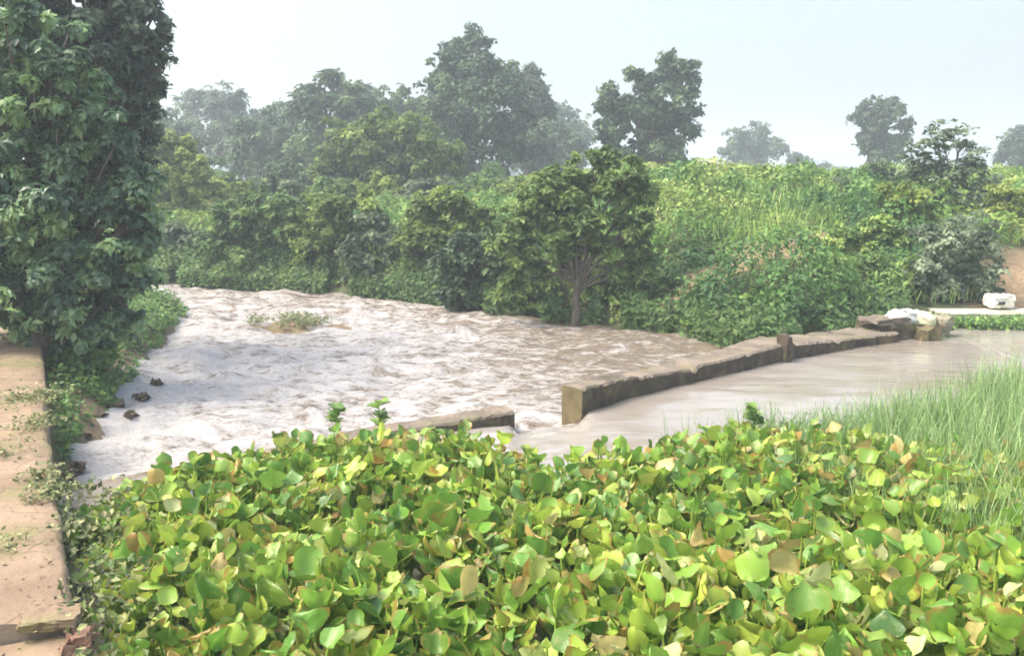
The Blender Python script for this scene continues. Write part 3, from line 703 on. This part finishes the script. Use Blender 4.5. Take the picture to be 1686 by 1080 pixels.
# left trees
plant('tree', 'tall dark brownish tree whose ragged edge stands against the white sky at the left', 'tree',
      [(60, 20, 90), (150, 30, 85), (215, 50, 45), (245, 80, 28), (190, 110, 60), (225, 150, 38), (110, 120, 90), (30, 110, 90), (150, 190, 80), (205, 225, 45), (235, 190, 26), (60, 220, 90), (140, 280, 70), (210, 280, 40), (180, -60, 70), (60, -80, 100), (225, 20, 30), (266, 66, 15), (272, 98, 12), (258, 140, 16), (248, 10, 14), (270, 40, 10)],
      15.5, 46000, .135, 'brn', 201, 60, .3, near=True, clump=.32, hue=(0, 1), fork=.55)
plant('tree', 'large glossy leaved tree hanging over the embankment wall at the left edge', 'tree',
      [(10, 40, 60), (80, 90, 55), (150, 150, 40), (175, 235, 45), (225, 300, 32), (20, 130, 60), (60, 200, 60), (20, 260, 70), (110, 230, 50), (150, 300, 60), (80, 320, 80), (200, 330, 50), (30, 380, 80), (130, 390, 75), (205, 400, 50), (235, 350, 26), (90, 450, 75), (170, 470, 60), (20, 470, 70), (220, 455, 32), (130, 530, 55), (190, 530, 36), (60, 520, 50), (-60, 300, 100), (-60, 450, 90), (100, 580, 36)],
      12.8, 60000, .128, 'left', 202, 30, .25, near=True, clump=.32, fork=.4, droop=.5)
plant('bush', 'yellow green bush showing behind the right side of the big left tree', 'bush', [(290, 250, 28), (320, 275, 24), (275, 290, 34), (315, 310, 26), (290, 340, 30), (260, 240, 20), (270, 380, 34)], 33, 11000, .18, 'yel', 203, 290, .08, hue=(.35, 1), stem='stem', leafn='foliage')
plant('bush', 'low bright green bush at the foot of the big left tree by the embankment wall', 'bush', [(95, 600, 20), (130, 592, 22), (165, 585, 20), (110, 620, 16), (150, 612, 14)], 12.6, 5000, .09, 'cover', 204, 120, .02, hue=(0, .6), stem='stem', leafn='foliage')

# ------------------------------------------------------------------ ground cover
def scatter(name, label, cat, pts, nrm, size, mat, seed, T, tv=LT, tf=LF, droop=.3, spread=.45):
    rng = np.random.default_rng(seed); n = len(pts)
    Nn = nrm + rng.normal(size=(n, 3)) * spread
    al = rng.normal(size=(n, 3)); al[:, 2] -= droop
    V, fc = inst(tv, tf, pts, frames(Nn, al), size)
    return tag(link(name, raw_mesh(name, V, fc, np.repeat(T, len(tv), 0)), M[mat]), label, cat, kind='stuff')
def cover():
    rng = np.random.default_rng(300); n = 360000
    # more points where nearer
    y = 14 + 46 * rng.random(n) ** 1.5; x = (rng.random(n) * 2 - 1) * (y * .72 + 2) + .5
    T_ = np.interp(x, TX, TY); h = hgt(x, y)
    e = np.interp(y, Ly, Lx) - x
    ok = (h > -.36) & (y > T_ - .05) & (rng.random(n) > soil_mask(x, y) * 1.15)
    ok &= (x > -15) & ~((x > 8.3) & (y < 18.4))
    x, y, h = x[ok], y[ok], h[ok]; n = len(x)
    m = fbm(x * .8, y * .55, 3); m2 = vnoise(x * 2.1, y * 2.1)
    mound = np.clip((m - .40) * 4.0, 0, 1.3) * .8 + m2 * .30
    keep = np.clip((gully(x, y - .9) - .5) / 1.3, .08, 1) * np.interp(y, [22, 34], [1, .45]); mound = mound * keep
    z = h + mound * rng.random(n) ** .25
    eps = .1
    c = lambda a, b: hgt(a, b) + np.clip((fbm(a * .8, b * .55, 3) - .40) * 4, 0, 1.3) * .8 + vnoise(a * 2.1, b * 2.1) * .30
    z0 = c(x, y); gx = (c(x + eps, y) - z0) / eps; gy = (c(x, y + eps) - z0) / eps
    nr = np.column_stack([-gx, -gy, np.ones(n)]); nr /= np.linalg.norm(nr, axis=1, keepdims=True)
    hue = np.clip(.12 + 1.9 * (fbm(x * .45 + 50, y * .35, 3) - .3) + .35 * (rng.random(n) - .5) + .012 * (y - 18) , 0, 1)
    size = (.05 + .0042 * y) * (.6 + .8 * rng.random(n))
    scatter('creeper_cover', 'dense green creepers and weeds covering the far bank and slope', 'ground cover', np.column_stack([x, y, z]), nr, size, 'cover', 301,
            np.column_stack([hue, rng.random(n) * .7 + .3 * m2, rng.random(n)]))
cover()
BT = np.array([[-.5, 0, 0], [.5, 0, 0], [.42, .35, .03], [-.42, .35, .03], [.3, .7, .13], [-.3, .7, .13], [0, 1, .30]])
BF = [np.array([[0, 1, 2, 3], [3, 2, 4, 5]]), np.array([[5, 4, 6]])]
def blades(name, label, pts, hgts, wid, seed, mat='grass', hue=(0, 1), lean=.25, cat='grass'):
    rng = np.random.default_rng(seed); n = len(pts)
    al = np.column_stack([rng.normal(size=n) * lean, rng.normal(size=n) * lean, np.ones(n)])
    th = rng.random(n) * 6.283; nr = np.column_stack([np.cos(th), np.sin(th), np.zeros(n)])
    y = al / np.linalg.norm(al, axis=1, keepdims=True); nn = nr - y * (nr * y).sum(1, keepdims=True); nn /= np.linalg.norm(nn, axis=1, keepdims=True)
    Mx = np.stack([np.cross(y, nn), y, nn], 2)
    V, fc = inst(BT, BF, pts, Mx, np.column_stack([wid, hgts, hgts]))
    T = np.column_stack([hue[0] + (hue[1] - hue[0]) * rng.random(n), rng.random(n), rng.random(n)])
    return tag(link(name, raw_mesh(name, V, fc, np.repeat(T, len(BT), 0)), M[mat]), label, cat, kind='stuff')
def grass_far():
    rng = np.random.default_rng(310); n = 26000
    y = 15 + 55 * rng.random(n) ** 1.2; x = -3 + rng.random(n) * (y * .75 + 4)
    ok = (hgt(x, y) > .2) & (y > np.interp(x, TX, TY) + .3) & (fbm(x * .4 + 9, y * .4, 3) > .46) & (soil_mask(x, y) < .7)
    x, y = x[ok], y[ok]; n = len(x)
    blades('bank_grass', 'light green grass standing among the creepers on the right slope', np.column_stack([x, y, hgt(x, y) + .1]), .25 + .3 * rng.random(n), .010 + .0009 * y, 311, 'cover', (.35, 1))
grass_far()
def toe():
    rng = np.random.default_rng(315); n = 60000
    x = -14 + 23 * rng.random(n); x = np.where(rng.random(n) < .5, x * .6 - 2, x)
    d = -.35 + 1.5 * rng.random(n); y = np.interp(x, TX, TY) + d
    top = np.interp(d, [-.4, .2, 1.2], [.15, .6, 1.2]) * (.4 + 1.1 * fbm(x * 1.6, d + x * .3, 2))
    z = -.33 + (top + .3) * rng.random(n) ** .7
    tx = aty(952, 300, 19.3)[0]
    ok = (soil_mask(x, y) < .6) & (x > -13.5) & ((np.abs(x - tx) > .35) | (z < -.05)) & (vnoise(x * 2.3, y * 0) + .35 * (d > .3) > .3) & (y > DY(x) + np.where(x > 3.5, .5, .1)) & (x < 8.2)
    x, y, z, d = x[ok], y[ok], z[ok], d[ok]; n = len(x)
    hue = np.clip(.7 * fbm(x * .9, d, 3) + .3 * rng.random(n) - .05, 0, 1)
    scatter('waterline_plants', 'tangled plants trailing into the water along the far shore', 'ground cover', np.column_stack([x, y, z]), np.tile([0, -.8, .7], (n, 1)), .13 * (.5 + .9 * rng.random(n)), 'mid', 316,
            np.column_stack([hue, rng.random(n), rng.random(n)]), droop=.6)
toe()
def weeds_on(name, label, c, rx, ry, z, n, seed, hue=(0, .8), size=.07, tall=.12):
    rng = np.random.default_rng(seed); a = rng.random(n) * 6.283; r = rng.random(n) ** .5
    x = c[0] + rx * r * np.cos(a); y = c[1] + ry * r * np.sin(a)
    ok = fbm(x * 2.5, y * 2.5, 3) > .44; x, y = x[ok], y[ok]; n = len(x)
    p = np.column_stack([x, y, z + tall * rng.random(n)])
    scatter(name, label, 'weeds', p, np.tile([0, -.3, 1.], (n, 1)), size * (.6 + .8 * rng.random(n)), 'weed', seed + 1, np.column_stack([hue[0] + (hue[1] - hue[0]) * rng.random(n), rng.random(n), rng.random(n)]))
weeds_on('bar_weeds', 'drab weeds on the bar in the middle of the stream', bar1[0], bar1[1] * .62, .7, -.24, 1800, 320, (.3, 1), .07, .14)
weeds_on('spit_weeds', 'dark weeds on the mud spit below the left tree', bar2[0] - [.5, 0, 0], bar2[1] * 1.1, 1.0, -.26, 9000, 322, (0, .8), .09, .34)
def left_weeds():
    rng = np.random.default_rng(330); n = 30000
    y = 9.5 + 14 * rng.random(n); x = np.interp(y, Ly, Lx) - .1 - 6 * rng.random(n) ** 1.4
    e = np.interp(y, Ly, Lx) - x; h = hgt(x, y)
    wx = np.interp(y, WE[:, 1], WE[:, 0])
    ok = (e > .1) & (h > -.36) & (fbm(x * 1.2, y * 1.2, 3) + .3 * np.clip((y - 14) / 4, 0, 1) > .44) & ~((x < wx + .1) & (y < WE[3, 1] + .1))
    x, y, h = x[ok], y[ok], h[ok]; n = len(x)
    scatter('shore_weeds', 'low green weeds on the left shore under the big tree', 'weeds', np.column_stack([x, y, h + .25 * rng.random(n) ** 1.5]), np.tile([.2, -.3, 1.], (n, 1)), .09 * (.6 + .8 * rng.random(n)), 'cover', 331,
            np.column_stack([rng.random(n) * .7, rng.random(n), rng.random(n)]))
left_weeds()
def litter():
    rng = np.random.default_rng(345); n = 900; y = 3.8 + 10 * rng.random(n); x = wedge(y) - .05 - 1.6 * rng.random(n) ** 1.5
    scatter('leaf_litter', 'scraps of dry leaf littering the embankment wall top', 'leaf litter', np.column_stack([x, y, .51 + .02 * rng.random(n)]), np.tile([0, 0, 1.], (n, 1)), .035 * (.3 + rng.random(n)), 'litter', 346, np.column_stack([rng.random(n), rng.random(n), rng.random(n)]), spread=.25, droop=0)
def path_weeds():
    rng = np.random.default_rng(340); P = []
    for px, py, r, n in ((65, 700, .3, 260), (72, 655, .35, 350), (20, 660, .45, 260), (10, 750, .3, 120), (70, 790, .2, 200), (15, 560, .5, 300), (85, 815, .2, 300), (10, 900, .15, 60)):
        c = at(px, py, .5); a = rng.random(n) * 6.283; q = rng.random(n) * r
        P.append(np.column_stack([c[0] + q * np.cos(a), c[1] + q * np.sin(a) * 1.3, .5 + .09 * rng.random(n)]))
    P = np.concatenate(P); n = len(P)
    scatter('wall_top_weeds', 'small yellow green weeds growing in patches on the embankment wall top', 'weeds', P, np.tile([0, 0, 1.], (n, 1)), .045 * (.6 + .8 * rng.random(n)), 'weed', 341,
            np.column_stack([.4 + .6 * rng.random(n), rng.random(n), rng.random(n)]), spread=.6)
path_weeds(); litter()

# far wood on the horizon
def far_wood():
    rng = np.random.default_rng(350); bl = []
    for k in range(90):
        x = -260 + 520 * (k + rng.random()) / 90; y = 240 + 30 * rng.random()
        bl.append((x, y, 2.6 + 1.2 * rng.random(), 2 + 1.3 * rng.random()))
    V, fc, T = crown(bl, 40000, 1.1, rng, .45)
    tag(link('far_wood', raw_mesh('far_wood', V, fc, T), M['dark']), 'low hazy wood along the horizon beyond the fields', 'wood', kind='stuff')
far_wood()

# ------------------------------------------------------------------ water hyacinth
def hy_template(cup, curl, fold, seed=0):
    q = np.random.default_rng(900 + seed).normal(size=6)
    vs = np.array([0, .05, .2, .45, .70, .90, 1.0]); wd = np.array([.08, .34, .48, .53, .48, .32, .12]); us = np.linspace(-1, 1, 7)
    V, E, Vn = [], [], []
    for v, w in zip(vs, wd):
        for u in us:
            V.append([u * w * (1 + .10 * q[0] * u + .10 * math.sin(v * 7 + q[1] * 3)) + .10 * q[2] * v * v, v * (1 - .10 * u * u * (1 + q[3])), .07 * q[4] * math.sin(u * 3.2 + v * 6 + q[5] * 3) + cup * (u * w) ** 2 * 4 * .25 + curl * v * v - fold * (1 - abs(u)) * w * .35 + .02 * math.sin(u * 5 + v * 9)])
            E.append(max(abs(u) ** 2, v ** 2 * .95)); Vn.append(u)
    return np.array(V), [gridfaces(7, 7)], np.array(E), np.array(Vn)
def mat_region():
    top = [(70, 838), (150, 792), (330, 740), (480, 712), (560, 712), (640, 700), (720, 700), (800, 708), (870, 726), (905, 752), (945, 752), (965, 722), (1050, 716), (1140, 706), (1240, 690), (1330, 700), (1500, 720), (1700, 735), (1900, 740)]
    P = np.array([at(px, py, .36)[:2] for px, py in top]); return P
MT = mat_region()
def mat_edge(x): return np.interp(x, MT[:, 0], MT[:, 1])
def hyacinth():
    rng = np.random.default_rng(400)
    g = .20; gx, gy = np.meshgrid(np.arange(-5, 11, g), np.arange(2.7, 11.5, g))
    x = gx.ravel() + rng.normal(size=gx.size) * g * .4; y = gy.ravel() + rng.normal(size=gx.size) * g * .4
    ok = (y < mat_edge(x) - .1) & (x > wedge(y) + .06 + .25 * vnoise(y * 2, y * 0))
    x, y = x[ok], y[ok]
    big = fbm(x * .8 + 3, y * .8, 3)
    tmpl = [hy_template(c_, u_, f_, q_) for q_, (c_, u_, f_) in enumerate([(.9, -.12, .0), (.4, -.28, .35), (1.5, .05, .2), (-.3, -.35, .1), (2.4, .15, .3), (.2, -.6, .5), (1.0, .3, .1), (-.8, -.2, .0), (3.0, -.1, .6), (.6, .1, .8)])]
    n_l = rng.integers(6, 12, len(x)); idx = np.repeat(np.arange(len(x)), n_l); n = len(idx)
    az = rng.random(n) * 6.283; lean = np.clip(rng.normal(.36, .24, n), .02, 1.1)
    ph = (.16 + .34 * big[idx] + rng.normal(size=n) * .07) * np.where(rng.random(n) < .3, .55, 1)
    near_left = np.clip((wedge(y[idx]) + 1.0 - x[idx]) / 1.0, 0, 1)
    ph *= 1 - .45 * near_left
    ph *= 1 - .25 * np.clip((mat_edge(x[idx]) - y[idx] < .5) * 1.0, 0, 1)
    base = np.column_stack([x[idx], y[idx], np.full(n, 0.0)]) + rng.normal(size=(n, 3)) * [.04, .04, 0]
    dirp = np.column_stack([np.cos(az) * np.sin(lean), np.sin(az) * np.sin(lean), np.cos(lean)])
    tip = base + dirp * ph[:, None]
    la = lean + np.clip(rng.normal(.30, .42, n), -.4, 1.3); az2 = az + rng.normal(size=n) * .5
    al = np.column_stack([np.cos(az2) * np.sin(la), np.sin(az2) * np.sin(la), np.cos(la)])
    nr = np.column_stack([-np.cos(az2) * np.cos(la), -np.sin(az2) * np.cos(la), np.sin(la)]) + rng.normal(size=(n, 3)) * .28
    Mx = frames(nr, al)
    size = np.clip(rng.normal(.135, .038, n), .06, .215) * (1 - .35 * near_left)
    back = np.clip(1 - (mat_edge(x) - y) / 3.5, 0, 1)[idx]
    hue = np.clip(rng.beta(1.7, 1.7, n) * .84 + .3 * (big[idx] - .5) - .01 + .2 * (rng.random(len(x))[idx] - .5), 0, .88)
    size = size * (1 - .18 * back)
    dead = rng.random(n) < .015 + .08 * back; hue = np.where(dead, .92 + .08 * rng.random(n), hue)
    T = np.column_stack([hue, rng.random(n), rng.random(n)])
    mb = MB(); E = []; VN = []
    k = rng.integers(0, len(tmpl), n)
    for j, (tv, tf, te, tn) in enumerate(tmpl):
        s = k == j
        wsc = size[s] * (.75 + .45 * rng.random(s.sum()))
        V, fc = inst(tv, tf, tip[s], Mx[s], np.column_stack([wsc, size[s], size[s]]))
        mb.add(V, fc, np.repeat(T[s], len(tv), 0)); E.append(np.tile(te, s.sum())); VN.append(np.tile(tn, s.sum()))
    # leaf stalks
    a1 = np.cross(dirp, [0, 1, .2]); a1 /= np.linalg.norm(a1, axis=1, keepdims=True); b1 = np.cross(dirp, a1)
    rings = []
    for f, r in ((-.1, .013), (.35, .017), (.75, .009), (1.02, .006)):
        for q in range(4):
            t = q * math.pi / 2; rings.append(base + dirp * (ph * f)[:, None] + (math.cos(t) * a1 + math.sin(t) * b1) * r)
    V = np.stack(rings, 1); K = 16
    fq = np.array([[r * 4 + q, r * 4 + (q + 1) % 4, (r + 1) * 4 + (q + 1) % 4, (r + 1) * 4 + q] for r in range(3) for q in range(4)])
    T2 = np.column_stack([.35 + .3 * rng.random(n), .3 + .4 * rng.random(n), rng.random(n) * .3])
    mb.add(V.reshape(-1, 3), [(fq[None] + (np.arange(n) * K)[:, None, None]).reshape(-1, 4)], np.repeat(T2, K, 0)); E.append(np.zeros(n * K)); VN.append(np.zeros(n * K))
    me = raw_mesh('water_hyacinth', np.concatenate(mb.V), mb.Fq, np.concatenate(mb.T), smooth=True, attrs={'edge': np.concatenate(E), 'vein': np.concatenate(VN)})
    tag(link('water_hyacinth', me, M['hya']), 'dense mat of broad leaved water hyacinth choking the near pool', 'water hyacinth', kind='stuff')
hyacinth()
def shoot(px, py, h, label, seed):
    """a taller shoot standing above the mat"""
    rng = np.random.default_rng(seed); c = at(px, py, 0)
    t = thing('hyacinth_shoot', label, 'plant', (c[0], c[1], 0), 'taller shoots at the back of the mat')
    mb = MB(); mb.add(*tube([(0, 0, -.1), (.01, 0, h * .5), (.0, .01, h)], [.012, .01, .006], 6)); mb.build('stem', M['hya'], t)
    tv, tf, te, tn = hy_template(.8, -.2, .3); n = 12
    z = h * (.45 + .55 * rng.random(n)); az = rng.random(n) * 6.28
    al = np.column_stack([np.cos(az), np.sin(az), .6 * np.ones(n)]); nr = np.column_stack([-np.cos(az) * .5, -np.sin(az) * .5, np.ones(n)])
    V, fc = inst(tv, tf, np.column_stack([np.zeros(n), np.zeros(n), z]), frames(nr, al), .11 + .05 * rng.random(n))
    T = np.column_stack([.05 + .35 * rng.random(n), rng.random(n) * .3, .3 * rng.random(n)])
    link('leaves', raw_mesh('leaves', V, fc, np.repeat(T, len(tv), 0), smooth=True, attrs={'edge': np.tile(te, n) * .6, 'vein': np.tile(tn, n)}), M['hya'], t)
shoot(556, 745, .50, 'dark green shoot standing above the mat, left one of the pair', 501)
shoot(625, 740, .56, 'dark green shoot standing above the mat, taller one of the pair', 502)
shoot(1240, 730, .42, 'yellow green shoot standing above the mat right of the breach', 503)

# reeds and grass on the right of the pool
def reeds():
    rng = np.random.default_rng(410); n = 52000
    x = rng.random(n) * 9 + 1.6; y = 5.6 + rng.random(n) * 6.4
    px = 843 + F * x / (y * cp + (H - .3) * sp)
    front = np.interp(px, [1180, 1300, 1450, 1600, 1700, 2200], [8.3, 7.5, 6.6, 5.8, 5.6, 5.6])
    back = np.interp(px, [1180, 1300, 1430, 1500, 1600, 1700, 2200], [9.5, 10.1, 10.3, 11.0, 11.3, 11.5, 11.5])
    dens = np.interp(px, [1090, 1200, 1300, 1450, 2200], [0, .25, .75, 1, 1])
    ok = (y > front) & (y < back) & (rng.random(n) < dens) & (fbm(x * 1.7, y * 1.7, 3) + .30 * (1 - (y - front) / (back - front)) > .52)
    x, y, px = x[ok], y[ok], px[ok]; n = len(x)
    h = (.40 + .32 * np.clip((px - 1300) / 350, 0, 1)) * (.55 + .75 * rng.random(n))
    blades('reed_grass', 'tall thin pale green grass standing in the pool at the right', np.column_stack([x, y, np.full(n, -.02)]), h, .006 + .007 * rng.random(n), 411, 'grass', (.1, 1), .16)
    # fine leaves between the blades
    k = rng.random(n) < .5; m = k.sum()
    scatter('reed_weeds', 'fine green weeds tangled between the tall grass at the right', 'weeds', np.column_stack([x[k], y[k], .02 + h[k] * .6 * rng.random(m)]), np.tile([0, -.2, 1.], (m, 1)), .05 * (.6 + .9 * rng.random(m)), 'grass', 413,
            np.column_stack([rng.random(m) * .6, rng.random(m), rng.random(m)]))
reeds()
def edge_weeds():
    rng = np.random.default_rng(420); n = 4200
    y = 3.6 + 6.0 * rng.random(n); o = rng.random(n) ** 1.5 * 1.1 - .06
    x = wedge(y) + o
    ok = (y < mat_edge(x) + .05) & (fbm(x * 2.2, y * 2.2, 3) > .40)
    x, y, o = x[ok], y[ok], o[ok]; n = len(x)
    top = np.interp(o, [-.1, .1, .6, 1.1], [.52, .46, .36, .2]) * (.7 + .6 * fbm(x * 3, y * 3, 2))
    z = top * rng.random(n) ** .5
    scatter('edge_weeds', 'small leaved dark weeds along the foot of the embankment wall', 'weeds', np.column_stack([x, y, z]), np.tile([.1, -.3, .9], (n, 1)), .055 * (.5 + rng.random(n)), 'weed', 421,
            np.column_stack([np.clip(rng.beta(1.4, 1.0, n), 0, 1), rng.random(n), rng.random(n)]), spread=.6)
edge_weeds()
def ledge_weeds():
    rng = np.random.default_rng(430); n = 9000
    x = 8.2 + rng.random(n) * 6; y = 16.6 + rng.random(n) * .9; z = -.02 + .20 * rng.random(n)
    ok = fbm(x * 2, y * 2, 2) > .38
    x, y, z = x[ok], y[ok], z[ok]; n = len(x)
    scatter('waterside_weeds', 'green weeds at the pool edge below the pale concrete ledge', 'weeds', np.column_stack([x, y, z]), np.tile([0, -.6, .8], (n, 1)), .09 * (.6 + .8 * rng.random(n)), 'cover', 431,
            np.column_stack([rng.random(n) * .8, rng.random(n), rng.random(n)]))
ledge_weeds()

# ------------------------------------------------------------------ haze
v = np.array([[x, y, z] for z in (-3.5, 40) for y in (-60, 1000) for x in (-500, 500)], float)
fq = np.array([[0, 2, 3, 1], [4, 5, 7, 6], [0, 1, 5, 4], [2, 6, 7, 3], [0, 4, 6, 2], [1, 3, 7, 5]])
m = bpy.data.materials.new('haze_air'); m.use_nodes = True; nt = m.node_tree; nt.nodes.clear()
out = nt.nodes.new('ShaderNodeOutputMaterial'); pv = nt.nodes.new('ShaderNodeVolumePrincipled')
pv.inputs['Color'].default_value = (.80, .90, 1, 1); pv.inputs['Density'].default_value = .0031; pv.inputs['Anisotropy'].default_value = .2
nt.links.new(pv.outputs[0], out.inputs['Volume'])
tag(link('haze', raw_mesh('haze', v, [fq]), m), 'pale haze in the air', 'haze', kind='stuff')
